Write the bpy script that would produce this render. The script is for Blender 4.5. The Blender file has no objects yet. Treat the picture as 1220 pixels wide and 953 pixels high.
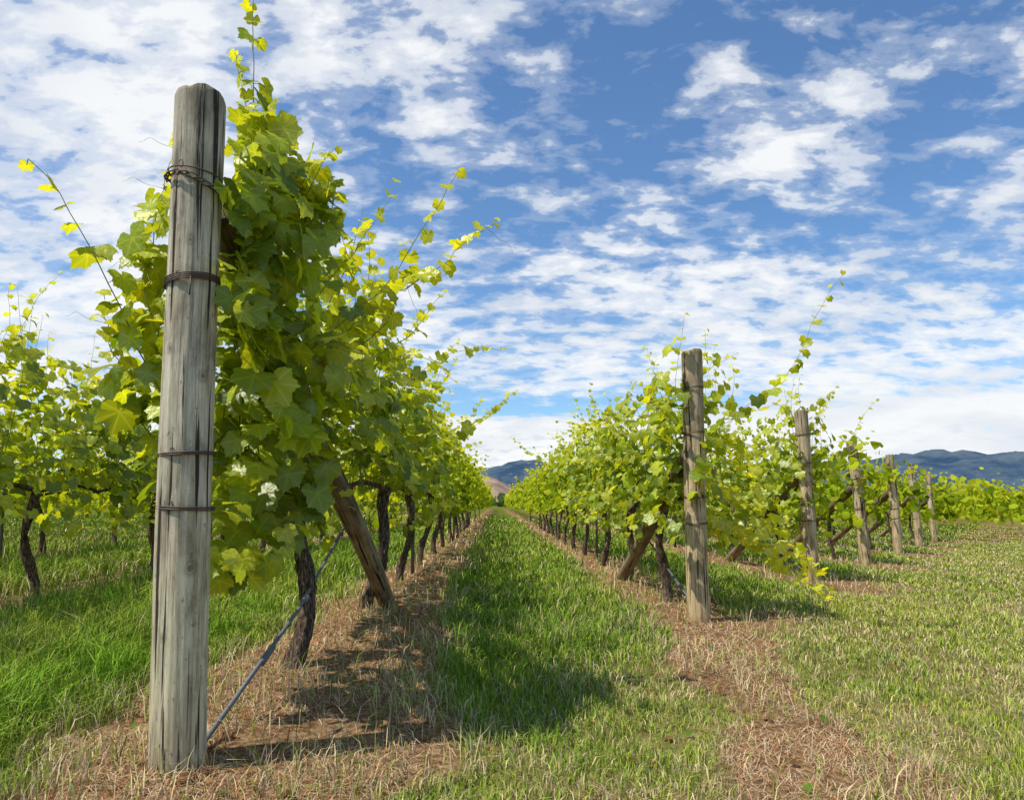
import bpy, math, random
import numpy as np
from mathutils import Vector, Matrix
R=np.random.default_rng(7); random.seed(7)
sc=bpy.context.scene
sc.view_settings.view_transform='Standard'; sc.view_settings.look='None'; sc.view_settings.exposure=0

# ------------------------------------------------------------ helpers
def vn(x,y,s=0):
    x=np.asarray(x,float); y=np.asarray(y,float)
    xi=np.floor(x); yi=np.floor(y); fx=x-xi; fy=y-yi
    fx=fx*fx*(3-2*fx); fy=fy*fy*(3-2*fy)
    def h(a,b):
        v=np.sin(a*127.1+b*311.7+s*74.7)*43758.5453
        return v-np.floor(v)
    return (h(xi,yi)*(1-fx)+h(xi+1,yi)*fx)*(1-fy)+(h(xi,yi+1)*(1-fx)+h(xi+1,yi+1)*fx)*fy
def fbm(x,y,s=0,o=4):
    t=0;a=.5;n=0
    for k in range(o):
        t=t+a*vn(np.asarray(x)*2**k,np.asarray(y)*2**k,s+k*3.1); n+=a; a*=.5
    return t/n
def sm(a,b,x):
    t=np.clip((x-a)/(b-a),0,1); return t*t*(3-2*t)
def norm(v):
    return v/np.maximum(np.linalg.norm(v,axis=-1,keepdims=True),1e-9)

def tri_mesh(name,V,T,mat,col=None,uv=None,smooth=True,fattr=None):
    me=bpy.data.meshes.new(name)
    V=np.asarray(V,np.float32); T=np.asarray(T,np.int32)
    me.vertices.add(len(V)); me.vertices.foreach_set('co',V.ravel())
    me.loops.add(T.size); me.loops.foreach_set('vertex_index',T.ravel())
    me.polygons.add(len(T)); me.polygons.foreach_set('loop_start',np.arange(0,T.size,3,dtype=np.int32))
    if smooth: me.polygons.foreach_set('use_smooth',np.ones(len(T),bool))
    me.update(calc_edges=True)
    if col is not None:
        a=me.attributes.new('Col','FLOAT_COLOR','POINT')
        c=np.ones((len(V),4),np.float32); c[:,:3]=col; a.data.foreach_set('color',c.ravel())
    if fattr:
        for k,v in fattr.items():
            a=me.attributes.new(k,'FLOAT','POINT'); a.data.foreach_set('value',np.asarray(v,np.float32))
    if uv is not None:
        l=me.uv_layers.new(name='UVMap'); l.data.foreach_set('uv',np.asarray(uv,np.float32)[T.ravel()].ravel())
    me.materials.append(mat)
    ob=bpy.data.objects.new(name,me); sc.collection.objects.link(ob); return ob
def empty(name,loc=(0,0,0)):
    e=bpy.data.objects.new(name,None); e.location=loc; e.empty_display_size=.2; sc.collection.objects.link(e); return e
def parent(ch,e):
    ch.parent=e; ch.matrix_parent_inverse=Matrix.Translation(-Vector(e.location))

class Acc:
    def __init__(s): s.V=[];s.T=[];s.n=0
    def add(s,V,T):
        s.V.append(np.asarray(V,float)); s.T.append(np.asarray(T,int)+s.n); s.n+=len(V)
    def get(s): return np.concatenate(s.V),np.concatenate(s.T)
def tube(acc,P,rad,sides=8,rough=0,caps=True,seed=0):
    P=np.asarray(P,float); n=len(P); rad=np.broadcast_to(rad,(n,)).astype(float)
    t=norm(np.gradient(P,axis=0)); up=np.array([0,0,1.]) if abs(t[:,2]).mean()<.9 else np.array([0,1.,0])
    a=norm(np.cross(t,up)); b=np.cross(t,a)
    th=np.linspace(0,2*np.pi,sides,endpoint=False)
    rr=rad[:,None]*np.ones(sides)[None]
    if rough:
        rg=np.random.default_rng(seed)
        ridge=rg.normal(0,1,sides)*.5+0
        tw=rg.normal(0,1,(n,sides))*.6
        rr=rr*(1+rough*(ridge[None]+tw))
    V=P[:,None]+rr[...,None]*(a[:,None]*np.cos(th)[None,:,None]+b[:,None]*np.sin(th)[None,:,None])
    V=V.reshape(-1,3)
    i=np.arange(n-1)[:,None]*sides; j=np.arange(sides)[None]; k=(j+1)%sides
    A=(i+j).ravel();B=(i+k).ravel();C=(i+sides+k).ravel();D=(i+sides+j).ravel()
    T=np.concatenate([np.stack([A,B,C],1),np.stack([A,C,D],1)])
    if caps:
        V=np.concatenate([V,P[[0]],P[[-1]]]); c0=n*sides; c1=c0+1; j=j.ravel();k=k.ravel()
        T=np.concatenate([T,np.stack([np.full(sides,c0),k,j],1),np.stack([np.full(sides,c1),(n-1)*sides+j,(n-1)*sides+k],1)])
    acc.add(V,T)

# ------------------------------------------------------------ terrain
def gz(x,y):
    x=np.asarray(x,float)
    return -0.042*np.clip(x,-1.2,1.6)-0.022*np.clip(x-1.6,0,22)
X0=-.95
ROWS_R=[(1.56,5.3),(3.88,8.37),(6.13,11.3),(8.5,14.4),(10.95,17.6),(13.3,20.6)]
NPOST=len(ROWS_R)
for k in range(1,15): ROWS_R.append((13.3+2.35*k,20.6+1.2*k))
ROWS_L=[(X0-.02,2.13)]+[(-1.1-2.62*j, 2.1-3.05*j) for j in range(1,10)]
YEND=105.
def dry(x,y):
    x=np.asarray(x,float); y=np.asarray(y,float)
    m=np.zeros(np.broadcast(x,y).shape)
    wob=(fbm(x*1.3,y*1.3,5)-.5)*.6+(fbm(x*5,y*5,15)-.5)*.2
    for i,(rx,ry) in enumerate(ROWS_R):
        if i==0:
            cx=rx-.5*(1-sm(1.8,6,y)); w=.17+.22*sm(2,6,y); st=.95*sm(.6,1.4,y)
        else:
            cx=rx; w=.38; st=sm(ry-1.6,ry-.3,y)
        m=np.maximum(m,(1-sm(w-.12,w+.22,np.abs(x-cx)+wob))*st)
    for i,(rx,ry) in enumerate(ROWS_L):
        if i==0: cx=rx+.12; w=.46-.1*sm(5,12,y); st=sm(.3,1.2,y)
        else: cx=rx; w=.34; st=sm(ry-1.6,ry-.3,y)
        m=np.maximum(m,(1-sm(w-.12,w+.22,np.abs(x-cx)+wob))*st)
    for (rx,ry) in ROWS_R[:NPOST]:
        m=np.maximum(m,.85*(1-sm(.2,1.05,np.hypot((x-rx-.1)*.8,(y-ry))+wob*1.5)))
    return m*(y<YEND+1)
def headland(x,y):
    return sm(0,1.2,(np.asarray(x)-1.5)-(np.asarray(y)-5.3)/1.3+.3)
xs=np.concatenate([[-6000,-2500,-900,-300,-120,-60],np.arange(-34,-16,.5),np.arange(-16,24,.12),np.arange(24,50,.5),[60,120,300,900,2500,6000]])
ys=np.concatenate([[-200,-60,-20,-8,-3],np.arange(-1,8,.1),8+np.cumsum(np.linspace(.12,2.4,78)),[130,180,260,400,700,1200,2200,4200,8000]])
X,Y=np.meshgrid(xs,ys)
def relief(x,y): return (fbm(np.asarray(x)*2.2,np.asarray(y)*2.2,9)-.5)*.05
D=dry(X,Y)*(Y>-3)
Z=gz(X,Y)+relief(X,Y)*(Y<60)*(Y>-3)*(np.abs(X)<40)+.025*D
ny,nx=X.shape
idx=np.arange(nx*ny).reshape(ny,nx)
a,b,c,d=idx[:-1,:-1].ravel(),idx[:-1,1:].ravel(),idx[1:,1:].ravel(),idx[1:,:-1].ravel()
T=np.concatenate([np.stack([a,b,c],1),np.stack([a,c,d],1)])

def newmat(name):
    m=bpy.data.materials.new(name); m.use_nodes=True; m.node_tree.nodes.clear()
    return m,m.node_tree.nodes,m.node_tree.links
def N(nodes,t,**k):
    n=nodes.new(t)
    for a,v in k.items():
        if a.startswith('i_'):
            key=a[2:]; key=int(key) if key.isdigit() else key.replace('_',' ')
            n.inputs[key].default_value=v
        else: setattr(n,a,v)
    return n
def ramp(nodes,stops,interp='LINEAR'):
    r=nodes.new('ShaderNodeValToRGB'); r.color_ramp.interpolation=interp
    e=r.color_ramp.elements
    while len(e)<len(stops): e.new(.5)
    for i,(p,c) in enumerate(stops):
        e[i].position=p; e[i].color=(*c,1) if len(c)==3 else c
    return r
def mixc(nodes,links,f,a,b,mode='MIX'):
    m=nodes.new('ShaderNodeMix'); m.data_type='RGBA'; m.blend_type=mode
    for s,v in ((m.inputs[0],f),(m.inputs[6],a),(m.inputs[7],b)):
        if isinstance(v,bpy.types.NodeSocket): links.new(v,s)
        elif isinstance(v,(int,float)): s.default_value=v
        else: s.default_value=(*v,1)
    return m.outputs[2]

def ground_mat():
    m,n,l=newmat('ground_soil_grass')
    out=N(n,'ShaderNodeOutputMaterial'); bs=N(n,'ShaderNodeBsdfDiffuse')
    geo=N(n,'ShaderNodeNewGeometry')
    at=N(n,'ShaderNodeAttribute',attribute_name='dry'); ah=N(n,'ShaderNodeAttribute',attribute_name='head')
    def noise(s,d=5,r=.65):
        x=N(n,'ShaderNodeTexNoise',i_Scale=s,i_Detail=d,i_Roughness=r); l.new(geo.outputs['Position'],x.inputs['Vector']); return x.outputs['Fac']
    n1=noise(2.2,3); n2=noise(38,5); n3=noise(.35,3); n4=noise(9,5,.75)
    soil=ramp(n,[(.3,(.08,.045,.028)),(.43,(.20,.125,.07)),(.55,(.35,.235,.13)),(.7,(.5,.37,.22))]); l.new(n2,soil.inputs[0])
    soil2=mixc(n,l,n4,(.5,.37,.30),(1.25,1.2,1.12)); soilc=mixc(n,l,1.0,soil.outputs[0],soil2,'MULTIPLY')
    gr=ramp(n,[(.3,(.04,.06,.01)),(.5,(.12,.15,.025)),(.68,(.24,.24,.06))]); l.new(n2,gr.inputs[0])
    gr2=ramp(n,[(.3,(.09,.09,.025)),(.5,(.21,.20,.06)),(.68,(.34,.28,.13))]); l.new(n4,gr2.inputs[0])
    g=mixc(n,l,ah.outputs['Fac'],gr.outputs[0],gr2.outputs[0])
    big=ramp(n,[(.35,(.8,.85,.7)),(.65,(1.2,1.1,1.1))]); l.new(n3,big.inputs[0])
    g=mixc(n,l,1.0,g,big.outputs[0],'MULTIPLY')
    ma=N(n,'ShaderNodeMath',operation='MULTIPLY_ADD'); l.new(n1,ma.inputs[0]); ma.inputs[1].default_value=.9; ma.inputs[2].default_value=-.45
    ad=N(n,'ShaderNodeMath',operation='ADD',use_clamp=True); l.new(at.outputs['Fac'],ad.inputs[0]); l.new(ma.outputs[0],ad.inputs[1])
    sh=ramp(n,[(.3,(0,0,0)),(.6,(1,1,1))]); l.new(ad.outputs[0],sh.inputs[0])
    c=mixc(n,l,sh.outputs[0],g,soilc); l.new(c,bs.inputs['Color'])
    bm=N(n,'ShaderNodeBump',i_Strength=.9,i_Distance=.03); l.new(n2,bm.inputs['Height']); l.new(bm.outputs[0],bs.inputs['Normal'])
    l.new(bs.outputs[0],out.inputs[0]); return m
tri_mesh('ground',np.stack([X,Y,Z],-1).reshape(-1,3),T,ground_mat(),fattr={'dry':D.ravel(),'head':headland(X,Y).ravel()})
def gh(x,y): return gz(x,y)+relief(x,y)+.025*dry(x,y)

# ------------------------------------------------------------ foliage materials
def leaf_mat(name,trans=.4,gloss=.0,veins=False,tmul=(1.5,1.45,.6)):
    m,n,l=newmat(name)
    out=N(n,'ShaderNodeOutputMaterial'); bs=N(n,'ShaderNodeBsdfDiffuse')
    at=N(n,'ShaderNodeAttribute',attribute_name='Col'); col=at.outputs['Color']
    nrm=None
    if veins:
        uv=N(n,'ShaderNodeUVMap'); sp=N(n,'ShaderNodeSeparateXYZ'); l.new(uv.outputs[0],sp.inputs[0])
        ab=N(n,'ShaderNodeMath',operation='ABSOLUTE'); l.new(sp.outputs[0],ab.inputs[0])
        cur=None
        for ang in (0,52,108):
            s,c=math.sin(math.radians(ang)),math.cos(math.radians(ang))
            a1=N(n,'ShaderNodeMath',operation='MULTIPLY'); l.new(ab.outputs[0],a1.inputs[0]); a1.inputs[1].default_value=c
            a2=N(n,'ShaderNodeMath',operation='MULTIPLY_ADD'); l.new(sp.outputs[1],a2.inputs[0]); a2.inputs[1].default_value=-s; l.new(a1.outputs[0],a2.inputs[2])
            a3=N(n,'ShaderNodeMath',operation='ABSOLUTE'); l.new(a2.outputs[0],a3.inputs[0])
            if cur is None: cur=a3.outputs[0]
            else:
                mn=N(n,'ShaderNodeMath',operation='MINIMUM'); l.new(cur,mn.inputs[0]); l.new(a3.outputs[0],mn.inputs[1]); cur=mn.outputs[0]
        vr=ramp(n,[(0.0,(.9,.9,.9)),(.03,(.3,.3,.3)),(.06,(0,0,0))]); l.new(cur,vr.inputs[0])
        vc=mixc(n,l,1.0,col,(1.6,1.4,2.2),'MULTIPLY')
        col=mixc(n,l,vr.outputs[0],col,vc)
        geo=N(n,'ShaderNodeNewGeometry'); nz=N(n,'ShaderNodeTexNoise',i_Scale=45,i_Detail=1); l.new(geo.outputs['Position'],nz.inputs['Vector'])
        bm2=N(n,'ShaderNodeBump',i_Strength=.6,i_Distance=.008); l.new(nz.outputs[0],bm2.inputs['Height']); nrm=bm2.outputs[0]
        l.new(nrm,bs.inputs['Normal'])
    l.new(col,bs.inputs['Color']); o=bs.outputs[0]
    if trans:
        tr=N(n,'ShaderNodeBsdfTranslucent')
        tc=mixc(n,l,1.0,col,tmul,'MULTIPLY'); l.new(tc,tr.inputs['Color'])
        mx=N(n,'ShaderNodeMixShader'); mx.inputs[0].default_value=trans
        l.new(bs.outputs[0],mx.inputs[1]); l.new(tr.outputs[0],mx.inputs[2]); o=mx.outputs[0]
    if gloss:
        gl=N(n,'ShaderNodeBsdfGlossy',i_Roughness=.4); gl.inputs['Color'].default_value=(1,1,.9,1)
        if nrm: l.new(nrm,gl.inputs['Normal'])
        m2=N(n,'ShaderNodeMixShader'); m2.inputs[0].default_value=gloss; l.new(o,m2.inputs[1]); l.new(gl.outputs[0],m2.inputs[2]); o=m2.outputs[0]
    l.new(o,out.inputs[0]); return m
M_LEAF=leaf_mat('vine_leaf',trans=.5,gloss=.035,veins=True,tmul=(1.85,1.6,.5))
M_LEAF2=leaf_mat('vine_leaf_far',trans=.45,tmul=(1.75,1.5,.5))
M_GRASS=leaf_mat('grass_blade',trans=0)

def bark_mat():
    m,n,l=newmat('vine_bark')
    out=N(n,'ShaderNodeOutputMaterial'); bs=N(n,'ShaderNodeBsdfDiffuse')
    geo=N(n,'ShaderNodeNewGeometry'); mp=N(n,'ShaderNodeMapping'); mp.inputs['Scale'].default_value=(1,1,.15); l.new(geo.outputs['Position'],mp.inputs[0])
    nz=N(n,'ShaderNodeTexNoise',i_Scale=110,i_Detail=4,i_Roughness=.7); l.new(mp.outputs[0],nz.inputs['Vector'])
    r=ramp(n,[(.35,(.025,.017,.012)),(.5,(.10,.068,.048)),(.68,(.34,.27,.20))]); l.new(nz.outputs[0],r.inputs[0]); l.new(r.outputs[0],bs.inputs['Color'])
    bm=N(n,'ShaderNodeBump',i_Strength=1.0,i_Distance=.014); l.new(nz.outputs[0],bm.inputs['Height']); l.new(bm.outputs[0],bs.inputs['Normal'])
    l.new(bs.outputs[0],out.inputs[0]); return m
M_BARK=bark_mat()
def plain(name,c,rough=.5,metal=0):
    m,n,l=newmat(name); out=N(n,'ShaderNodeOutputMaterial'); bs=N(n,'ShaderNodeBsdfPrincipled',i_Roughness=rough,i_Metallic=metal)
    geo=N(n,'ShaderNodeNewGeometry'); nz=N(n,'ShaderNodeTexNoise',i_Scale=60,i_Detail=3); l.new(geo.outputs['Position'],nz.inputs['Vector'])
    cc=mixc(n,l,nz.outputs[0],tuple(v*.6 for v in c),tuple(v*1.3 for v in c)); l.new(cc,bs.inputs['Base Color'])
    l.new(bs.outputs[0],out.inputs[0]); return m
M_STEM=plain('green_cane',(.2,.22,.05),.6)
M_WIRE=plain('rusty_wire',(.10,.07,.055),.6,.4)
M_STEEL=plain('galvanised_steel',(.13,.135,.14),.6,.2)

# ------------------------------------------------------------ leaf templates
def template(half,sc_=.58):
    full=list(half)+[(-a,r) for a,r in reversed(half) if a not in (0,180)]
    P=[(0,0,0)]
    for a,r in full:
        t=math.radians(a); P.append((math.sin(t)*r,math.cos(t)*r,0))
    P=np.array(P,float); rr=np.hypot(P[:,0],P[:,1])
    P[:,2]=.22*np.abs(P[:,0])-.34*rr**2+.05*np.sin(P[:,0]*9+1)*rr
    k=len(P)-1
    T=np.array([(0,1+(i+1)%k,1+i) for i in range(k)])
    uv=P[:,:2].copy(); P=P*sc_
    return P,T,uv
TH=template([(0,1.0),(7,.88),(13,.90),(19,.78),(25,.76),(31,.73),(37,.82),(43,.82),(52,.97),(59,.85),(66,.86),(74,.73),(82,.70),(90,.77),(97,.77),(106,.87),(114,.77),(123,.78),(134,.70),(147,.70),(160,.58),(173,.2)])
TM=template([(0,1.),(26,.75),(50,.95),(78,.71),(107,.83),(145,.68),(173,.2)])
TL=template([(0,1.),(52,.9),(110,.8),(165,.45)])

class Leaves:
    def __init__(s): s.p=[];s.n=[];s.t=[];s.s=[];s.c=[]
    def add(s,p,n,t,size,c):
        s.p.append(p);s.n.append(n);s.t.append(t);s.s.append(size);s.c.append(c)
    def build(s,name,tpl,mat,cut=False):
        if not s.p: return None
        p=np.concatenate(s.p);n=norm(np.concatenate(s.n));t=np.concatenate(s.t);sz=np.concatenate(s.s);c=np.concatenate(s.c)
        if cut:   # grower has trimmed the alley side low down, around the brace
            rm=(p[:,0]>-1.0)&(p[:,1]>2.85)&(p[:,1]<6.2)&(p[:,2]<1.22-.10*(p[:,1]-3.2))
            k=~rm; p,n,t,sz,c=p[k],n[k],t[k],sz[k],c[k]
        P,T,uv=tpl
        t=norm(t-(t*n).sum(1,keepdims=True)*n); x=np.cross(t,n)
        k=len(p); curl=R.uniform(.3,2.2,k)*np.where(R.random(k)<.12,-1,1)
        asp=R.uniform(.85,1.15,k)
        V=p[:,None]+sz[:,None,None]*(P[None,:,[0]]*asp[:,None,None]*x[:,None]+P[None,:,[1]]*t[:,None]+P[None,:,[2]]*curl[:,None,None]*n[:,None])
        TT=T[None]+(np.arange(k)*len(P))[:,None,None]
        rr=np.hypot(P[:,0],P[:,1]); shade=1-.1*rr/rr.max()
        C=c[:,None]*shade[None,:,None]
        return tri_mesh(name,V.reshape(-1,3),TT.reshape(-1,3),mat,col=C.reshape(-1,3),uv=np.tile(uv,(k,1)))
PAL=np.array([(.20,.30,.014),(.28,.39,.018),(.37,.46,.024),(.12,.20,.013)])
def leafcol(k,young):
    base=PAL[R.integers(0,4,k)]*R.uniform(.7,1.2,(k,1))
    y=np.array([.60,.63,.045])
    young=np.clip(young+R.normal(0,.14,k),0,1)[:,None]
    c=base*(1-young)+y*young
    sick=(R.random(k)<.003)[:,None]
    return np.where(sick,np.array([.42,.32,.07]),c)

def dress(L,stems,pts,lsize,young0,radius,taper,petiole=True):
    n=len(pts)-1; f=np.linspace(0,1,len(pts))[1:]
    dirs=norm(np.diff(pts,axis=0))
    if stems is not None: tube(stems,pts,radius*(1-.7*np.linspace(0,1,len(pts))),5 if petiole else 3)
    side=np.cross(dirs,np.array([0,0,1.])); side=norm(side+1e-3)
    alt=np.where(np.arange(n)%2==0,1.,-1.)[:,None]
    off=norm(side*alt+R.normal(0,.5,(n,3))+np.array([0,0,.25]))
    sz=lsize*(1-taper*sm(.55,1,f))*R.uniform(.75,1.2,n)
    lp=pts[1:]+off*(R.uniform(.03,.07,n)*sz/lsize)[:,None]
    if stems is not None and petiole:
        for i in range(n):
            if R.random()<.8: tube(stems,[pts[i+1],(pts[i+1]+lp[i])/2+np.array([0,0,.006]),lp[i]],.0013,3,caps=False)
    nn=off*.7+np.array([0,-.1,.75])+R.normal(0,.35,(n,3))
    tt=off*.8+np.array([0,0,-.7])+R.normal(0,.3,(n,3))
    L.add(lp,nn,tt,sz,leafcol(n,young0+.75*sm(.45,1,f)))
def shoot(L,stems,p0,d0,length,lsize=.11,grav=-.03,wander=.12,step=.07,young0=.0,radius=.0035,taper=.55,petiole=True):
    n=max(3,int(length/step)); p=np.array(p0,float); d=norm(np.array(d0,float)); pts=[p.copy()]
    for i in range(n):
        d=norm(d+R.normal(0,wander,3)+np.array([0,0,grav])); p=p+d*step; p[2]=max(p[2],gz(p[0],p[1])+.06); pts.append(p.copy())
    pts=np.array(pts); dress(L,stems,pts,lsize,young0,radius,taper,petiole); return pts
def path_shoot(L,stems,ctrl,n,lsize,young0,radius=.0035,taper=.5):
    c=np.array(ctrl,float); t=np.linspace(0,1,n+1); k=len(c)-1
    pts=sum(math.comb(k,i)*(t**i*(1-t)**(k-i))[:,None]*c[i] for i in range(k+1))+R.normal(0,.008,(n+1,3))
    dress(L,stems,pts,lsize,young0,radius,taper); return pts
def tendril(stems,p,d,length=.15):
    d=norm(np.array(d,float)); t=np.linspace(0,1,14); up=norm(np.cross(d,[0,0,1.])+1e-3)
    P=np.array(p)+d*t[:,None]*length+up*(np.sin(t*9)*t*t*.02)[:,None]+np.array([0,0,1])*(np.cos(t*9)*t*t*.02)[:,None]
    tube(stems,P,.0012*(1-.5*t),3)

def halfw(z):
    return np.interp(z,[.45,.7,1.0,1.5,1.9,2.2,2.4],[.12,.26,.34,.33,.26,.15,.08])
def vine(L,stems,trunks,rx,yc,lod,seed,ztop=2.15,zbot=.62,width=1.8,dens=1.0,cshift=0.,sides=1.0):
    g=float(gz(rx,yc)); rg=np.random.default_rng(seed)
    if lod<=2:
        npt={0:30,1:14,2:6}[lod]; t=np.linspace(0,1,npt); lean=rg.normal(0,.09,2)
        P=np.stack([rx+lean[0]*t+.036*np.sin(t*7+seed),yc+lean[1]*t+.03*np.sin(t*5+seed*2),g-.05+.98*t],1)
        r=.043*(1-.3*t)*rg.uniform(.8,1.1)*(1+.5*np.exp(-(t/.08)**2)+.4*np.exp(-((t-.97)/.08)**2)+.12*np.sin(t*17+seed))
        tube(trunks,P,r,{0:14,1:8,2:5}[lod],rough=.22 if lod<2 else 0,seed=seed)
        if lod==0:
            for q in range(4):
                ph=rg.uniform(0,6.28); tt=np.linspace(0,1,24)
                Q=np.stack([np.interp(tt,t,P[:,0])+.032*np.cos(ph+tt*5),np.interp(tt,t,P[:,1])+.032*np.sin(ph+tt*5),np.interp(tt,t,P[:,2])],1)
                tube(trunks,Q,.017*(1-.4*tt),6,rough=.35,seed=seed+q)
        if lod<2:
            for s in (-1,1):
                u=np.linspace(0,1,9); Q=np.stack([P[-1,0]+(rx-P[-1,0])*u+.015*np.sin(u*9),P[-1,1]+s*u*width*.5,P[-1,2]-.03+.06*np.sin(u*3)],1)
                tube(trunks,Q,.022*(1-.4*u),7,rough=.12,seed=seed+5)
    cy=yc+cshift; pt=lod==0
    ns={0:24,1:18,2:8,3:4,4:2}[lod]; ls={0:.112,1:.120,2:.165,3:.26,4:.4}[lod]; st={0:.06,1:.07,2:.13,3:.24,4:.42}[lod]
    hvar=rg.uniform(-.12,.15)
    for i in range(ns):
        y=cy+R.uniform(-.5,.5)*width; x=rx+R.normal(0,.07)
        ln=R.uniform(.85,1.2)*(ztop+hvar-.95+.1)
        if R.random()<.14: ln*=1.2
        shoot(L,stems,(x,y,g+.92),(R.normal(0,.2),R.normal(0,.15),1),ln,ls,grav=R.uniform(-.02,.02),wander=.1,step=st,young0=.12,petiole=pt)
    for i in range(int({0:9,1:6,2:3,3:1,4:0}[lod]*sides)):
        s=R.choice([-1,1]); z=R.uniform(1.1,2.0)
        shoot(L,stems,(rx+s*.15,cy+R.uniform(-.5,.5)*width,g+z),(s*1.,R.normal(0,.6),.7),R.uniform(.3,.65),ls*.9,grav=-.12,wander=.12,step=st*.9,young0=.3,petiole=pt)
    for i in range({0:7,1:5,2:2,3:0,4:0}[lod]):
        s=R.choice([-1,1])
        shoot(L,None,(rx+s*.12,cy+R.uniform(-.5,.5)*width,g+1.0),(s*.7,R.normal(0,.4),.1),R.uniform(.3,.5),ls,grav=-.3,step=st,young0=.05)
    k=int({0:500,1:350,2:140,3:54,4:20}[lod]*dens)
    z=zbot+(ztop+hvar-zbot)*R.beta(1.3,1.45,k); y=cy+R.uniform(-.55,.55,k)*width
    s=R.choice([-1.,1.],k); w=halfw(z)*(.72+.6*fbm(y*2.2+seed,z*2.2,3))
    x=rx+s*w*R.uniform(.35,1.0,k)**.6
    keep=(fbm(y*3.1+rx*9,z*3.1,11)>.40)|(R.random(k)<.18)
    x,y,z,s=x[keep],y[keep],z[keep],s[keep]; k=len(x)
    nn=np.stack([s*.75,R.normal(-.2,.5,k),.5+R.normal(0,.4,k)],1); tt=np.stack([s*.35,R.normal(0,.5,k),-1+R.normal(0,.35,k)],1)
    L.add(np.stack([x,y,z+g],1),nn,tt,ls*R.uniform(.6,1.25,k),leafcol(k,.08+.45*sm(1.4,2.1,z)))

def lodof(d): return 0 if d<5.6 else 1 if d<12 else 2 if d<26 else 3 if d<52 else 4
TPL={0:(TH,M_LEAF),1:(TM,M_LEAF),2:(TL,M_LEAF2),3:(TL,M_LEAF2),4:(TL,M_LEAF2)}
def do_row(rx,ry,ri,left):
    y=3.42 if (left and ri==0) else ry+1.1
    vis=abs(rx)/.8 if left else 0
    batches={}; q=0
    while y<YEND:
        if not left or y>vis-3.5:
            d=math.hypot(rx,y); lod=lodof(d)
            if ri>0 and lod==0: lod=1
            if left and ri>=3: lod=min(4,max(2,lod)+ (1 if d>14 else 0))
            if not left and ri>=6 and y>ry+12: lod=4
            seed=int(abs(rx)*100)+int(y*10)
            if d<10.5 and (ri<3):
                L=Leaves(); S=Acc(); Tr=Acc(); first=(left and ri==0 and q==0); fr=(q==0)
                vine(L,S,Tr,rx,y,lod,seed,width=2.05 if first else 2.2 if fr else 1.85,cshift=-.1 if (fr and not first) else 0,ztop=2.2 if first else 2.22 if (left and ri==1) else 2.15,zbot=.55,dens=1.1 if first else 1.35 if (fr or ri==1) else 1,sides=.4 if first else 1)
                if first: vine_extra(L,S)
                if not left and ri==0 and q==0:
                    for c in ([(1.75,6.1,1.1),(2.2,6.0,1.1),(2.35,5.8,.5),(2.62,5.55,.12)],[(1.8,6.2,.8),(2.2,6.0,.75),(2.3,5.85,.35),(2.5,5.6,.2)],
                              [(1.75,6.0,.7),(2.0,5.9,.75),(2.2,5.8,.5),(2.4,5.7,.38)],[(1.8,6.1,1.5),(2.1,5.9,1.5),(2.2,5.9,1.2),(2.25,5.8,.8)],[(1.8,6.2,.6),(2.1,6.0,.6),(2.45,5.8,.5),(2.66,5.6,.3)],[(1.8,6.2,.9),(2.3,6.0,1.0),(2.55,5.8,.4),(2.75,5.5,.05)]):
                        path_shoot(L,S,c,22,.135,.75,taper=.3)
                    shoot(L,S,(1.7,5.9,1.9),(.6,-.3,.7),.5,.09,grav=-.06,step=.06,young0=.4)
                    for zz in (1.5,1.65,1.8): shoot(L,S,(1.5,5.6,zz),(-.6,-.3,.3),.35,.11,grav=-.12,step=.05,young0=.3)
                if not left and ri==1 and q==0:
                    for dx in (.5,-.3,.2,-.6): shoot(L,S,(3.9,8.8,1.85),(dx,-.3,.9),.75,.11,grav=-.06,step=.07,young0=.4)
                    for zz in (.6,.9,1.2,1.5,1.7): shoot(L,S,(3.7,8.9,zz),(-.9,-.4,.2),.6,.11,grav=-.08,step=.07,young0=.3)
                e=empty('grapevine',(rx,y,float(gz(rx,y))))
                fo=L.build('foliage',*TPL[lod],cut=(left and ri==0)); parent(fo,e)
                v,t=Tr.get(); parent(tri_mesh('trunk',v,t,M_BARK),e)
                if S.n: v,t=S.get(); parent(tri_mesh('canes',v,t,M_STEM),e)
            else:
                if lod not in batches: batches[lod]=(Leaves(),Acc())
                Lb,Tb=batches[lod]; fr=(q==0)
                vine(Lb,None,Tb,rx,y,max(lod,1),seed,width=2.3 if fr else 1.9,cshift=-.12 if fr else 0,ztop=2.12,dens=1.9 if fr else 1)
        y+=1.82; q+=1
    if batches:
        e=empty('grapevine_row',(rx,ry,0))
        for lod,(L,A) in batches.items():
            fo=L.build('row_foliage',*TPL[lod])
            if fo: parent(fo,e)
            if A.n:
                v,t=A.get(); parent(tri_mesh('row_trunks',v,t,M_BARK),e)
def curtain(L,k,xr,yr,zr,young,nx=.6,gate=.38):
    z=R.uniform(*zr,k); y=R.uniform(*yr,k); x=R.uniform(*xr,k)
    keep=fbm(x*5+3,z*4.2,17)>gate; x,y,z=x[keep],y[keep],z[keep]; k=len(x)
    nn=np.stack([nx+R.normal(0,.55,k),-.5+R.normal(0,.5,k),.6+R.normal(0,.4,k)],1); tt=np.stack([R.normal(nx*.4,.6,k),R.normal(-.2,.4,k),-np.ones(k)+R.normal(0,.3,k)],1)
    L.add(np.stack([x,y,z],1),nn,tt,.115*R.uniform(.55,1.3,k),leafcol(k,young))
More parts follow.
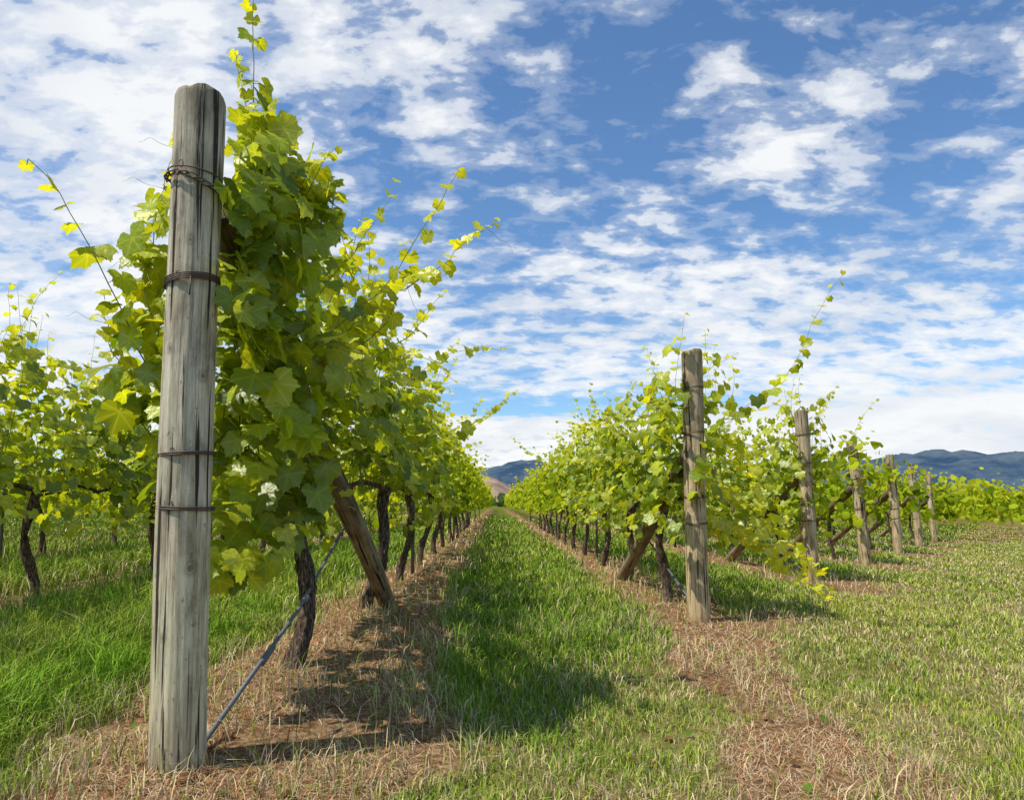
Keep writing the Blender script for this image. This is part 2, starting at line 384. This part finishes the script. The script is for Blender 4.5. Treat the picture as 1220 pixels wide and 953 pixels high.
def vine_extra(L,S):
    sh=lambda *a,**k: shoot(L,S,*a,**k)
    sh((-.93,2.5,2.05),(-.05,0,1),.95,.08,grav=.06,wander=.05,step=.045,young0=.35,radius=.003)
    for x,dx,ln in ((-.9,.05,.42),(-.86,.2,.36),(-.8,.1,.4),(-.74,.25,.34),(-.7,.35,.26),(-.97,-.1,.3),(-.83,.1,.3),(-.77,.0,.3)):
        sh((x,2.6,1.85),(dx,0,1),ln,.11,grav=0,wander=.08,step=.04,young0=.3,taper=.4)
    P=path_shoot(L,S,[(-.85,3.0,1.45),(-.55,3.0,1.75),(-.3,3.0,1.85),(.0,3.0,2.14)],36,.105,.42,.004,.6)
    tendril(S,P[12],(.1,0,1),.2); tendril(S,P[19],(.3,0,-.8),.16); tendril(S,P[-3],(.7,0,-.6),.16)
    P=sh((-.78,3.1,1.75),(.35,0,.9),.45,.085,grav=0,wander=.06,step=.04,young0=.45); tendril(S,P[-2],(.3,0,1),.12)
    sh((-.72,3.0,1.45),(.6,-.1,.5),.5,.10,grav=-.03,step=.045,young0=.35)
    sh((-.7,3.6,1.6),(.6,-.1,.6),.62,.10,grav=-.03,step=.05,young0=.35)
    for c in ([(-1.15,2.5,1.2),(-1.3,2.5,1.5),(-1.35,2.5,1.8),(-1.2,2.5,2.2)],[(-1.15,2.55,1.0),(-1.35,2.5,1.1),(-1.42,2.5,1.4),(-1.45,2.5,1.6)],[(-1.1,2.5,1.4),(-1.2,2.5,1.7),(-1.15,2.5,2.0),(-1.2,2.5,2.3)]):
        P=path_shoot(L,S,c,20,.11,.3); tendril(S,P[-4],(-1,0,.3),.17); tendril(S,P[11],(-1,0,.1),.14)
    curtain(L,210,(-.9,-.66),(2.25,2.8),(.85,2.15),.15,gate=.2)
    curtain(L,70,(-.9,-.74),(2.25,2.5),(1.2,2.1),.15,gate=0)
    curtain(L,45,(-.86,-.78),(2.1,2.3),(1.45,1.98),.2,gate=0)
    curtain(L,70,(-.95,-.78),(2.4,2.8),(2.0,2.38),.35,gate=0)
    curtain(L,120,(-1.4,-1.08),(2.42,2.9),(1.25,2.15),.3,-.4)
    curtain(L,60,(-1.1,-.8),(2.4,2.85),(.55,.95),.15,gate=.2)
for i,(rx,ry) in enumerate(ROWS_L): do_row(rx,ry,i,True)
for i,(rx,ry) in enumerate(ROWS_R): do_row(rx,ry,i,False)

# ------------------------------------------------------------ posts
def wood_mat(name,dark=1.0,knots=()):
    m,n,l=newmat(name)
    out=N(n,'ShaderNodeOutputMaterial'); bs=N(n,'ShaderNodeBsdfPrincipled',i_Roughness=.85); bs.inputs['Specular IOR Level'].default_value=.2
    tc=N(n,'ShaderNodeTexCoord'); oi=N(n,'ShaderNodeObjectInfo')
    ad=N(n,'ShaderNodeVectorMath',operation='ADD'); l.new(tc.outputs['Object'],ad.inputs[0]); l.new(oi.outputs['Random'],ad.inputs[1])
    def nz(scale,vec,d=6,r=.6,dist=0):
        mp=N(n,'ShaderNodeMapping'); mp.inputs['Scale'].default_value=vec; l.new(ad.outputs[0],mp.inputs[0])
        x=N(n,'ShaderNodeTexNoise',i_Scale=scale,i_Detail=d,i_Roughness=r,i_Distortion=dist); l.new(mp.outputs[0],x.inputs['Vector']); return x.outputs['Fac']
    grain=nz(60,(1,1,.04),8,.8,.4); blot=nz(7,(1,1,.45),8,.7,.4); crack=nz(55,(1,1,.03),3,.5,.3); spots=nz(75,(1,1,.45),4,.65); drip=nz(22,(1,1,.12),5,.6)
    c=ramp(n,[(.33,(.20,.17,.13)),(.43,(.48,.435,.345)),(.54,(.72,.66,.54)),(.68,(.86,.81,.69))]); l.new(grain,c.inputs[0])
    b=ramp(n,[(.36,(.58,.55,.51)),(.47,(.95,.93,.90)),(.62,(1.1,1.09,1.04))]); l.new(blot,b.inputs[0])
    col=mixc(n,l,1.0,c.outputs[0],b.outputs[0],'MULTIPLY')
    b2_=ramp(n,[(.36,(.70,.66,.61)),(.5,(1,1,1))]); l.new(drip,b2_.inputs[0]); col=mixc(n,l,1.0,col,b2_.outputs[0],'MULTIPLY')
    sp=N(n,'ShaderNodeSeparateXYZ'); l.new(tc.outputs['Object'],sp.inputs[0])
    zr=ramp(n,[(0,(.6,.52,.40)),(.035,(.92,.89,.74)),(.28,(1.03,1.02,.88)),(.37,(.96,.93,.86)),(.375,(.78,.73,.66)),(.40,(.98,.95,.90)),(.45,(.80,.77,.72)),(.50,(1.0,.98,.95)),(.69,(.96,.94,.91)),(.70,(.7,.67,.64)),(.73,(.95,.93,.91)),(.86,(.78,.76,.74)),(.88,(.58,.56,.54)),(.92,(.80,.78,.76)),(1,(.58,.56,.53))])
    zz=N(n,'ShaderNodeMath',operation='DIVIDE'); l.new(sp.outputs[2],zz.inputs[0]); zz.inputs[1].default_value=2.12; l.new(zz.outputs[0],zr.inputs[0])
    col=mixc(n,l,1.0,col,zr.outputs[0],'MULTIPLY')
    cr=ramp(n,[(.615,(0,0,0)),(.65,(1,1,1))]); l.new(crack,cr.inputs[0])
    col=mixc(n,l,cr.outputs[0],col,(.05,.04,.03))
    sr=ramp(n,[(.63,(0,0,0)),(.68,(.7,.7,.7))]); l.new(spots,sr.inputs[0])
    col=mixc(n,l,sr.outputs[0],col,(.15,.12,.09))
    wv=nz(30,(1,1,1),3,.5)
    for (kx,ky,kz,kr_) in knots:
        mp=N(n,'ShaderNodeVectorMath',operation='SUBTRACT'); l.new(tc.outputs['Object'],mp.inputs[0]); mp.inputs[1].default_value=(kx,ky,kz)
        m2=N(n,'ShaderNodeVectorMath',operation='MULTIPLY'); l.new(mp.outputs[0],m2.inputs[0]); m2.inputs[1].default_value=(1/kr_,.5/kr_,.7/kr_)
        ln=N(n,'ShaderNodeVectorMath',operation='LENGTH'); l.new(m2.outputs[0],ln.inputs[0])
        aa=N(n,'ShaderNodeMath',operation='MULTIPLY_ADD'); l.new(wv,aa.inputs[0]); aa.inputs[1].default_value=.7; l.new(ln.outputs['Value'],aa.inputs[2])
        kr=ramp(n,[(0.0,(.8,.8,.8)),(.35,(.75,.75,.75)),(.5,(.2,.2,.2)),(.62,(.55,.55,.55)),(.72,(.1,.1,.1)),(.8,(.22,.22,.22)),(.92,(0,0,0))])
        dv=N(n,'ShaderNodeMath',operation='MULTIPLY'); l.new(aa.outputs[0],dv.inputs[0]); dv.inputs[1].default_value=.55; l.new(dv.outputs[0],kr.inputs[0])
        col=mixc(n,l,kr.outputs[0],col,(.15,.105,.07))
    if dark!=1: col=mixc(n,l,1.0,col,(dark,dark*.88,dark*.74),'MULTIPLY')
    l.new(col,bs.inputs['Base Color'])
    b1=N(n,'ShaderNodeBump',i_Strength=1.0,i_Distance=.008); l.new(grain,b1.inputs['Height'])
    b2=N(n,'ShaderNodeBump',i_Strength=1.0,i_Distance=.012,invert=True); l.new(cr.outputs[0],b2.inputs['Height']); l.new(b1.outputs[0],b2.inputs['Normal'])
    l.new(b2.outputs[0],bs.inputs['Normal']); l.new(bs.outputs[0],out.inputs[0]); return m
M_WOODN=wood_mat('weathered_wood_knotted',1.0,[(.02,-.075,1.62,.014),(-.03,-.07,1.28,.012),(.045,-.06,.62,.018),(-.02,-.075,.42,.011),(.06,-.045,1.2,.014)])
M_WOOD=wood_mat('weathered_wood',.9); M_WOOD2=wood_mat('weathered_wood_brace',.5)

def pole_mesh(name,length,r,seed,mat,sides=72,top_chamfer=.012,taper=.0):
    zs=np.concatenate([[-.15],np.linspace(0,length-top_chamfer-.004,80),[length-top_chamfer*.4,length]])
    th=np.linspace(0,2*np.pi,sides,endpoint=False)
    V=[]
    for i,z in enumerate(zs):
        rr=r*(1-taper*z/length)*(1+.035*(vn(np.cos(th)*2+seed,np.sin(th)*2+z*1.5)-.5)*2+.022*(vn(th*6+seed*3,np.full_like(th,z*.7))-.5)*2)
        for (ca,cz0,cz1,dp) in ((4.55,.2,1.0,.07),(4.9,1.15,1.8,.06),(5.3,.5,1.5,.05),(4.2,1.2,2.1,.05),(1.,.0,2.,.05)):
            amt=dp*max(0,math.sin(math.pi*min(max((z-cz0)/(cz1-cz0),0),1)))**.5
            rr=rr*(1-amt*np.exp(-((th-ca-.05*math.sin(z*3+seed)-seed*.7+2.1)%(2*math.pi)/.045)**2))
        if i==len(zs)-2: rr=rr*.975
        if i==len(zs)-1: rr=rr*.90
        ox=.007*math.sin(z*2.1+seed); oy=.006*math.cos(z*1.7+seed)
        V.append(np.stack([ox+rr*np.cos(th),oy+rr*np.sin(th),np.full(sides,z)+ (.008*np.sin(th*2+seed)+.008*vn(th*3,th*0+seed) if i>=len(zs)-2 else 0)],1))
    V=np.concatenate(V); n=len(zs)
    i=np.arange(n-1)[:,None]*sides; j=np.arange(sides)[None]; k=(j+1)%sides
    A=(i+j).ravel();B=(i+k).ravel();C=(i+sides+k).ravel();D=(i+sides+j).ravel()
    T=np.concatenate([np.stack([A,B,C],1),np.stack([A,C,D],1)])
    V=np.concatenate([V,[[V[-sides:,0].mean(),V[-sides:,1].mean(),length-.004]]]); j=j.ravel();k=k.ravel()
    T=np.concatenate([T,np.stack([(n-1)*sides+j,(n-1)*sides+k,np.full(sides,len(V)-1)],1)])
    return tri_mesh(name,V,T,mat)
def ring(acc,r,z,tilt,ph,rad=.0022,turns=1,dz=.006):
    t=np.linspace(0,1,40*turns); a=t*2*np.pi*turns+ph
    P=np.stack([r*np.cos(a),r*np.sin(a),z+tilt*r*np.cos(a)+dz*t*turns],1); tube(acc,P,rad,6)
def torus(acc,c,ax1,ax2,r1,r2,rad):
    a=np.linspace(0,2*np.pi,13); P=np.array(c)+np.outer(np.cos(a)*r1,ax1)+np.outer(np.sin(a)*r2,ax2); tube(acc,P,rad,5,caps=False)
def end_post(x,y,H,r,lean,seed,detail,post=True):
    g=float(gz(x,y))
    if post:
        e=empty('wooden_post',(x,y,g))
        p=pole_mesh('pole',H,r,seed,M_WOODN if detail else M_WOOD,taper=.04); p.parent=e
        A=Acc()
        if detail:
            ring(A,r+.002,1.49,.12,.3,.0022,4,.006); ring(A,r+.003,.955,.05,2.,.0028,2,.006); ring(A,r+.003,.79,-.06,1.,.0028,2,.007); ring(A,r+.001,1.845,-.10,1.,.0022,1,.007)
            K=24
            for i in range(K):
                a=i/K*2*math.pi; rr=r+.006; c=(rr*math.cos(a),rr*math.sin(a),1.82-.02*math.cos(a)+.006*math.sin(a*3))
                tg=np.array([-math.sin(a),math.cos(a),0]); ra=np.array([math.cos(a),math.sin(a),0]); up=np.array([0,0,1.])
                torus(A,c,tg,up if i%2 else ra*.6+up*.3,.015,.008,.0026)
            for z in (1.5,.96,.80,1.85):
                torus(A,(-.01,-r-.002,z+.006),np.array([1,0,0]),np.array([0,0,1.]),.006,.012,.0016)
            tube(A,[(.03,-r-.004,1.50),(.035,-r-.012,1.47),(.03,-r-.009,1.44)],.002,5)
        else:
            for z in (.75,.95,1.45,1.8): ring(A,r+.003,z*H/2.1,.05,seed,.003,2,.01)
        v,t=A.get(); w=tri_mesh('wire_ties',v,t,M_WIRE); w.parent=e
        e.rotation_euler=(lean[1],lean[0],0)
    top=Vector((x+lean[0]*1.4-.02+(.05 if detail else .02),y+.12,g+H*(.84 if detail else .62))); foot=Vector((x+.08 if x<0 else x-.07,y+3.55 if detail else y+3.1,g-.05))
    dv=foot-top; b=pole_mesh('wooden_brace',dv.length,r*.84,seed+40,M_WOOD2,sides=32)
    b.location=foot; b.rotation_mode='QUATERNION'; b.rotation_quaternion=(top-foot).to_track_quat('Z','Y')
    if post:
        B=Acc(); tube(B,[(x+.03,y+.09,g+.06),(x+.03,y+1.1,g+.32),(x+.0,y+2.2,g+.68)],.0085,10)
        tube(B,[(x+.03,y+.62,g+.19),(x+.03,y+.75,g+.226)],.014,10); tube(B,[(x+.03,y+1.2,g+.34),(x+.03,y+1.25,g+.36)],.013,10)
        v,t=B.get(); tri_mesh('metal_stay_rod',v,t,M_STEEL)
    W=Acc()
    for z in (.80,.95,1.48,1.84):
        yy=np.linspace(y,min(y+45,YEND),30); tube(W,np.stack([np.full(30,x),yy,g+z+.01*np.sin(yy*3.)],1),.0016,4)
    v,t=W.get(); tri_mesh('trellis_wire',v,t,M_STEEL)
end_post(X0,2.13,2.12,.078,(-.008,.0),3,True)
leans=[(-.012,0),(-.05,.01),(-.085,0),(-.04,0),(-.05,0),(-.05,0)]
for i,(x,y) in enumerate(ROWS_R[:NPOST]):
    end_post(x,y,[2.12,2.12,2.08,2.12,2.08,2.08][i%6],[.083,.082,.085,.085,.09,.08][i%6],leans[i%6],10+i,False)
end_post(ROWS_L[1][0],ROWS_L[1][1],2.1,.085,(0,0),55,False)
for (rx,ry) in ROWS_L[:3]+ROWS_R[:4]:
    y=ry+5.6
    while y<40:
        if y>3:
            A=Acc(); g=float(gz(rx,y)); tube(A,[(rx+.03,y,g-.1),(rx+.03,y,g+1),(rx+.03,y,g+1.95)],.02,6); v,t=A.get()
            tri_mesh('steel_trellis_post',v,t,M_STEEL,smooth=False)
        y+=7.3

# ------------------------------------------------------------ grass
def blades(name,x,y,h,w,col,lay=.35,mat=M_GRASS,flat=False):
    k=len(x); z=gh(x,y)
    a=R.uniform(0,2*np.pi,k); dirx=np.cos(a);diry=np.sin(a)
    b=R.uniform(0,2*np.pi,k); bend=R.uniform(.05,1,k)*lay
    wx,wy=(np.cos(b)*w/2,np.sin(b)*w/2) if not flat else (-np.sin(a)*w/2,np.cos(a)*w/2)
    base=np.stack([x,y,z-.005],1)
    if flat:
        m=base+np.stack([dirx*h*.5,diry*h*.5,R.uniform(.004,.03,k)],1); tip=base+np.stack([dirx*h,diry*h,R.uniform(0,.03,k)],1)
    else:
        m=base+np.stack([dirx*h*bend*.35,diry*h*bend*.35,h*.6],1); tip=base+np.stack([dirx*h*bend*1.1,diry*h*bend*1.1,h*(1-.35*bend)],1)
    W=np.stack([wx,wy,np.zeros(k)],1)
    V=np.stack([base-W,base+W,m-W*.8,m+W*.8,tip],1).reshape(-1,3)
    T=np.array([[0,1,3],[0,3,2],[2,3,4]])[None]+(np.arange(k)*5)[:,None,None]
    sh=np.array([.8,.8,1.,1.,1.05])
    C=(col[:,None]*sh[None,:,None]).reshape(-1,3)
    return tri_mesh(name,V,T.reshape(-1,3),mat,col=C,smooth=False)
def sample(nn,d0,d1):
    u=R.random(nn); d=d0*(d1/d0)**u
    return R.uniform(-1,1,nn)*(.86*d+.8),d
x,y=sample(540000,1.15,45)
D=dry(x,y); H=headland(x,y)
cl=fbm(x*3,y*3,21); cl2=fbm(x*.8,y*.8,31); fine=vn(x*11,y*11,4); pat=sm(.46,.66,fbm(x*1.5,y*1.5,77))
prob=(1-.95*sm(.22,.7,D+(cl-.5)*.5))*sm(.12,.55,fine*.6+cl*.6)*(1-.45*pat*H)
keep=R.random(len(x))<prob*np.where(H>.5,.85,1)
x,y,D,H,cl,cl2,fine,pat=[q[keep] for q in (x,y,D,H,cl,cl2,fine,pat)]
k=len(x)
left=sm(-1.5,-1.9,x)
h=(.035+.10*cl**1.3+.05*fine)*(1-.55*H)*(1+.9*left*(y<12))*R.uniform(.5,1.3,k)*(1+.010*y)
h*=1+.35*np.exp(-((np.abs(x+.4))/.15)**2)*(y>2.2)
wd=np.maximum(.0034,.0013*y)*R.uniform(.7,1.3,k)
g1=np.array([.19,.31,.030]); g2=np.array([.40,.46,.065]); st=np.array([.68,.56,.30]); dk=np.array([.10,.18,.02])
t=np.clip(cl2*1.5-.35+.35*H+R.normal(0,.15,k),0,1)[:,None]
c=g1*(1-t)+g2*t
c=np.where((R.random(k)<.14+.2*sm(.5,.7,cl))[:,None],dk*1.2,c)
ds=np.clip(.06+.2*H*(.3+cl2)+.55*D+.30*pat*(1-left)*(.35+.65*H),0,.9)
c=np.where((R.random(k)<ds)[:,None],st*R.uniform(.6,1.1,(k,1)),c)*R.uniform(.8,1.15,(k,1))
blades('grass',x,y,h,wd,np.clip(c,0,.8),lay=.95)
x,y=sample(280000,1.15,40); D=dry(x,y); H=headland(x,y); n4=fbm(x*4,y*4,14); pat=sm(.5,.7,fbm(x*1.5,y*1.5,77))
keep=(R.random(len(x))<np.clip(sm(.2,.7,D)*sm(.25,.6,n4)+.02+(.04+.25*pat)*H,0,1)); x,y=x[keep],y[keep]; k=len(x)
c=np.array([.68,.50,.30])*R.uniform(.4,1.1,(k,1))*np.where((R.random(k)<.35)[:,None],np.array([.72,.46,.30]),1)
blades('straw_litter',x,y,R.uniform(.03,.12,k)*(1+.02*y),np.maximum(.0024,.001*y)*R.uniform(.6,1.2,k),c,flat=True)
x,y=sample(60000,1.6,40); D=dry(x,y); n5=fbm(x*2.5,y*2.5,44)
keep=(R.random(len(x))<sm(.15,.6,D)*sm(.45,.65,n5)); x,y=x[keep],y[keep]; k=len(x)
c=np.where((R.random(k)<.35)[:,None],np.array([.26,.38,.04]),np.array([.68,.53,.30]))*R.uniform(.6,1.2,(k,1))
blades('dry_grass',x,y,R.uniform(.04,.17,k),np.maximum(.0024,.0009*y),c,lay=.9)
k=24000; x=R.uniform(-3.1,-1.55,k); y=R.uniform(1.6,6,k); q=fbm(x*4,y*4,91)
keep=(q>.5)&(dry(x,y)<.35); x,y,q=x[keep],y[keep],q[keep]; k=len(x)
c=np.array([.20,.35,.03])*R.uniform(.6,1.6,(k,1))
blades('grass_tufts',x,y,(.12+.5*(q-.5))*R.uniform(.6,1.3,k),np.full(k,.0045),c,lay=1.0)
L=Leaves(); k=420; x,y=sample(k,1.7,14)
L.add(np.stack([x,y,gh(x,y)+.02],1),np.stack([R.normal(0,.3,k),R.normal(0,.3,k),np.ones(k)],1),R.normal(0,1,(k,3)),R.uniform(.02,.05,k),np.where((R.random(k)<.6)[:,None],np.array([.25,.13,.07]),np.array([.12,.22,.03]))*R.uniform(.6,1.2,(k,1)))
L.build('fallen_leaves',TM,M_LEAF2)

# ------------------------------------------------------------ hills
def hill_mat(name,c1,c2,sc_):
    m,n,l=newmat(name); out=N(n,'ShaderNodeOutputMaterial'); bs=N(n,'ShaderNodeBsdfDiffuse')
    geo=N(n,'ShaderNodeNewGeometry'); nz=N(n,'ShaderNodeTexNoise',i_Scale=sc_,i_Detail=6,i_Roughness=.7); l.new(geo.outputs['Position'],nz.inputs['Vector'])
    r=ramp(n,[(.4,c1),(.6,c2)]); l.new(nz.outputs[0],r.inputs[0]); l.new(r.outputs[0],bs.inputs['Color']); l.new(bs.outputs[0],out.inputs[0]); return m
def hills(name,r0,r1,azs,prof,mat,seed):
    az=np.radians(np.linspace(azs[0],azs[1],400)); rs=np.linspace(r0,r1,26)
    A,Rr=np.meshgrid(az,rs); pr=np.interp(np.degrees(A),[p[0] for p in prof],[p[1] for p in prof])
    u=(Rr-r0)/(r1-r0); env=np.sin(np.pi*np.clip(u,0,1))**.8
    X=np.sin(A)*Rr; Y=np.cos(A)*Rr; s=6/(r1)
    H=math.tan(math.radians(1))*Rr*pr*env*(.72+.5*fbm(X*s*1.5,Y*s*1.5,seed,5)+.22*(fbm(X*s*9,Y*s*9,seed+9,3)-.5))-3
    ny,nx=X.shape; idx=np.arange(nx*ny).reshape(ny,nx)
    a,b,c,d=idx[:-1,:-1].ravel(),idx[:-1,1:].ravel(),idx[1:,1:].ravel(),idx[1:,:-1].ravel()
    tri_mesh(name,np.stack([X,Y,H],-1).reshape(-1,3),np.concatenate([np.stack([a,b,c],1),np.stack([a,c,d],1)]),mat)
hills('mountain_range',4200,6200,(-75,75),[(-75,2.),(-30,2.3),(-12,1.9),(-3,2.7),(1,3.7),(3.5,3.7),(6,2.5),(14,2.1),(20,2.6),(26,3.0),(29,3.5),(33,3.8),(38,3.8),(50,2.5),(75,2)],hill_mat('mountain_haze',(.03,.06,.105),(.085,.12,.15),.004),3)  # blue of aerial haze is baked into the mountain base colours
hills('dry_hill',900,1700,(-30,30),[(-30,.7),(-10,1.0),(-3,1.7),(-.8,2.4),(0,2.2),(1.5,1.3),(4,.6),(10,.5),(30,.5)],hill_mat('dry_grass_hill',(.22,.16,.12),(.36,.26,.18),.02),8)
L=Leaves(); k=3500; az=np.radians(R.uniform(-45,48,k)); r=R.uniform(180,340,k); cz=fbm(az*40,r*.02,5)
kk=cz>.5; az,r=az[kk],r[kk]; k=len(az)
z=R.uniform(0,1,k)**.8*(1.5+3*fbm(az*60,r*0,8))
L.add(np.stack([np.sin(az)*r,np.cos(az)*r,z],1),np.stack([R.normal(0,1,k),-np.ones(k),R.uniform(.2,1.5,k)],1),R.normal(0,1,(k,3)),R.uniform(2,4,k),np.array([.06,.10,.03])*R.uniform(.5,1.4,(k,1)))
L.build('distant_trees',TL,M_LEAF2)

# ------------------------------------------------------------ sky + sun
SUN_EL=math.radians(59); SD=np.array([-.90,-.44]); SD/=np.hypot(*SD)
w=bpy.data.worlds.new('sky'); sc.world=w; w.use_nodes=True; n=w.node_tree.nodes; l=w.node_tree.links; n.clear()
out=N(n,'ShaderNodeOutputWorld')
sky=N(n,'ShaderNodeTexSky'); sky.sky_type='NISHITA'; sky.sun_disc=False; sky.sun_elevation=SUN_EL; sky.sun_rotation=math.atan2(SD[0],SD[1]); sky.air_density=1.0; sky.dust_density=.3; sky.ozone_density=2.0
tc=N(n,'ShaderNodeTexCoord'); sp=N(n,'ShaderNodeSeparateXYZ'); l.new(tc.outputs['Generated'],sp.inputs[0])
def M(op,a,b=None,c=None,clamp=False):
    x=N(n,'ShaderNodeMath',operation=op,use_clamp=clamp)
    for i,v in enumerate((a,b,c)):
        if v is None: continue
        if isinstance(v,bpy.types.NodeSocket): l.new(v,x.inputs[i])
        else: x.inputs[i].default_value=v
    return x.outputs[0]
xx,yy,zz=sp.outputs; az=M('ARCTAN2',xx,yy); el=M('ARCSINE',zz)
hz=M('ADD',M('MAXIMUM',zz,0.0),.28)
cx=M('DIVIDE',xx,hz); cy=M('DIVIDE',yy,hz); cv=N(n,'ShaderNodeCombineXYZ'); l.new(cx,cv.inputs[0]); l.new(cy,cv.inputs[1])
def noise(s,d,r,dist=0,off=(0,0,0),scl=(1,1,1),rot=.35):
    mp=N(n,'ShaderNodeMapping'); mp.inputs['Location'].default_value=off; mp.inputs['Scale'].default_value=scl; mp.inputs['Rotation'].default_value=(0,0,rot)
    l.new(cv.outputs[0],mp.inputs[0]); x=N(n,'ShaderNodeTexNoise',i_Scale=s,i_Detail=d,i_Roughness=r,i_Distortion=dist); l.new(mp.outputs[0],x.inputs['Vector']); return x.outputs['Fac']
n1=noise(2.6,2,.5,.2,(3,1,0),(.9,1,1)); n2=noise(12.5,7,.58,.15,(1,5,0),(.70,1.1,1),.2)
dens=M('MULTIPLY_ADD',n2,1.7,M('MULTIPLY',n1,.62))
for (a,e,sa,se,amp) in [(-31,31,12,6,.32),(-36,17,8,8,.26),(-24,22,8,4,.10),(-8,36,11,2.5,.22),(-4.4,30,2.5,1.5,.24),(7.5,25,2.6,.9,.32),(-4.7,24.3,2.2,.8,.36),(2,28,2.5,1,.2),
      (22,26.6,4,1.2,.34),(30,29.4,5,1.3,.34),(28.3,24.2,2.3,1.1,.34),(19,32.6,2.5,1.8,.26),(6,15,14,4.3,.24),(29,14,12,3.8,.24),(38,20.5,3,1.3,.3),(22,4.2,28,3.0,.85),(0,4,10,2.,.7),(-25,8,12,5,.24),
      (3,8.0,10,.8,-.65),(35,33,8,4,-.12),(9,31,7,3,-.08),(16,21,7,2,-.08)]:
    a,e,sa,se=[math.radians(v) for v in (a,e,sa,se)]
    u=M('MULTIPLY_ADD',az,1/sa,-a/sa); v=M('MULTIPLY_ADD',el,1/se,-e/se)
    g=M('EXPONENT',M('MULTIPLY',M('MULTIPLY_ADD',u,u,M('MULTIPLY',v,v)),-.5))
    dens=M('MULTIPLY_ADD',g,amp,dens)
cr=ramp(n,[(.0,(0,0,0)),(.3,(.20,.20,.20)),(.6,(.70,.70,.70)),(1,(.98,.98,.98))],'EASE')
dd=M('MULTIPLY',M('SUBTRACT',dens,1.10),1.85,clamp=True); l.new(dd,cr.inputs[0])
dd2=M('MULTIPLY',M('SUBTRACT',dens,1.75),1.2,clamp=True)
sh=ramp(n,[(.38,(.76,.81,.88)),(.56,(.94,.96,.98))]); l.new(n1,sh.inputs[0])
n5=noise(16,4,.55,.1,(1,5.35,0),(.8,1.1,1),.2)
sh2=ramp(n,[(.38,(.82,.86,.92)),(.52,(1.05,1.04,1.02))]); l.new(n5,sh2.inputs[0])
shm=mixc(n,l,dd2,(1,1,1),sh2.outputs[0]); shc=mixc(n,l,1.0,sh.outputs[0],shm,'MULTIPLY')
tint=mixc(n,l,1.0,sky.outputs[0],(.74,.96,1.12),'MULTIPLY')
b1=N(n,'ShaderNodeBackground',i_Strength=.145); l.new(tint,b1.inputs[0])
b2=N(n,'ShaderNodeBackground',i_Strength=1.0); l.new(shc,b2.inputs[0])
mx=N(n,'ShaderNodeMixShader'); l.new(cr.outputs[0],mx.inputs[0]); l.new(b1.outputs[0],mx.inputs[1]); l.new(b2.outputs[0],mx.inputs[2]); l.new(mx.outputs[0],out.inputs[0])
sd=bpy.data.lights.new('sun','SUN'); sd.energy=5.0; sd.angle=math.radians(.6); sd.color=(1,.94,.84)
so=bpy.data.objects.new('sun',sd); sc.collection.objects.link(so); so.location=(-20,-5,30)
dirv=Vector((SD[0]*math.cos(SUN_EL),SD[1]*math.cos(SUN_EL),math.sin(SUN_EL))); so.rotation_mode='QUATERNION'; so.rotation_quaternion=dirv.to_track_quat('Z','Y')

# ------------------------------------------------------------ camera
cd=bpy.data.cameras.new('camera'); cd.lens=24; cd.sensor_width=36; cd.shift_y=.049; cd.clip_end=20000; cd.clip_start=.05
co=bpy.data.objects.new('camera',cd); sc.collection.objects.link(co); co.location=(0,0,.85); co.rotation_euler=(math.radians(94.5),0,math.radians(-1.27)); sc.camera=co
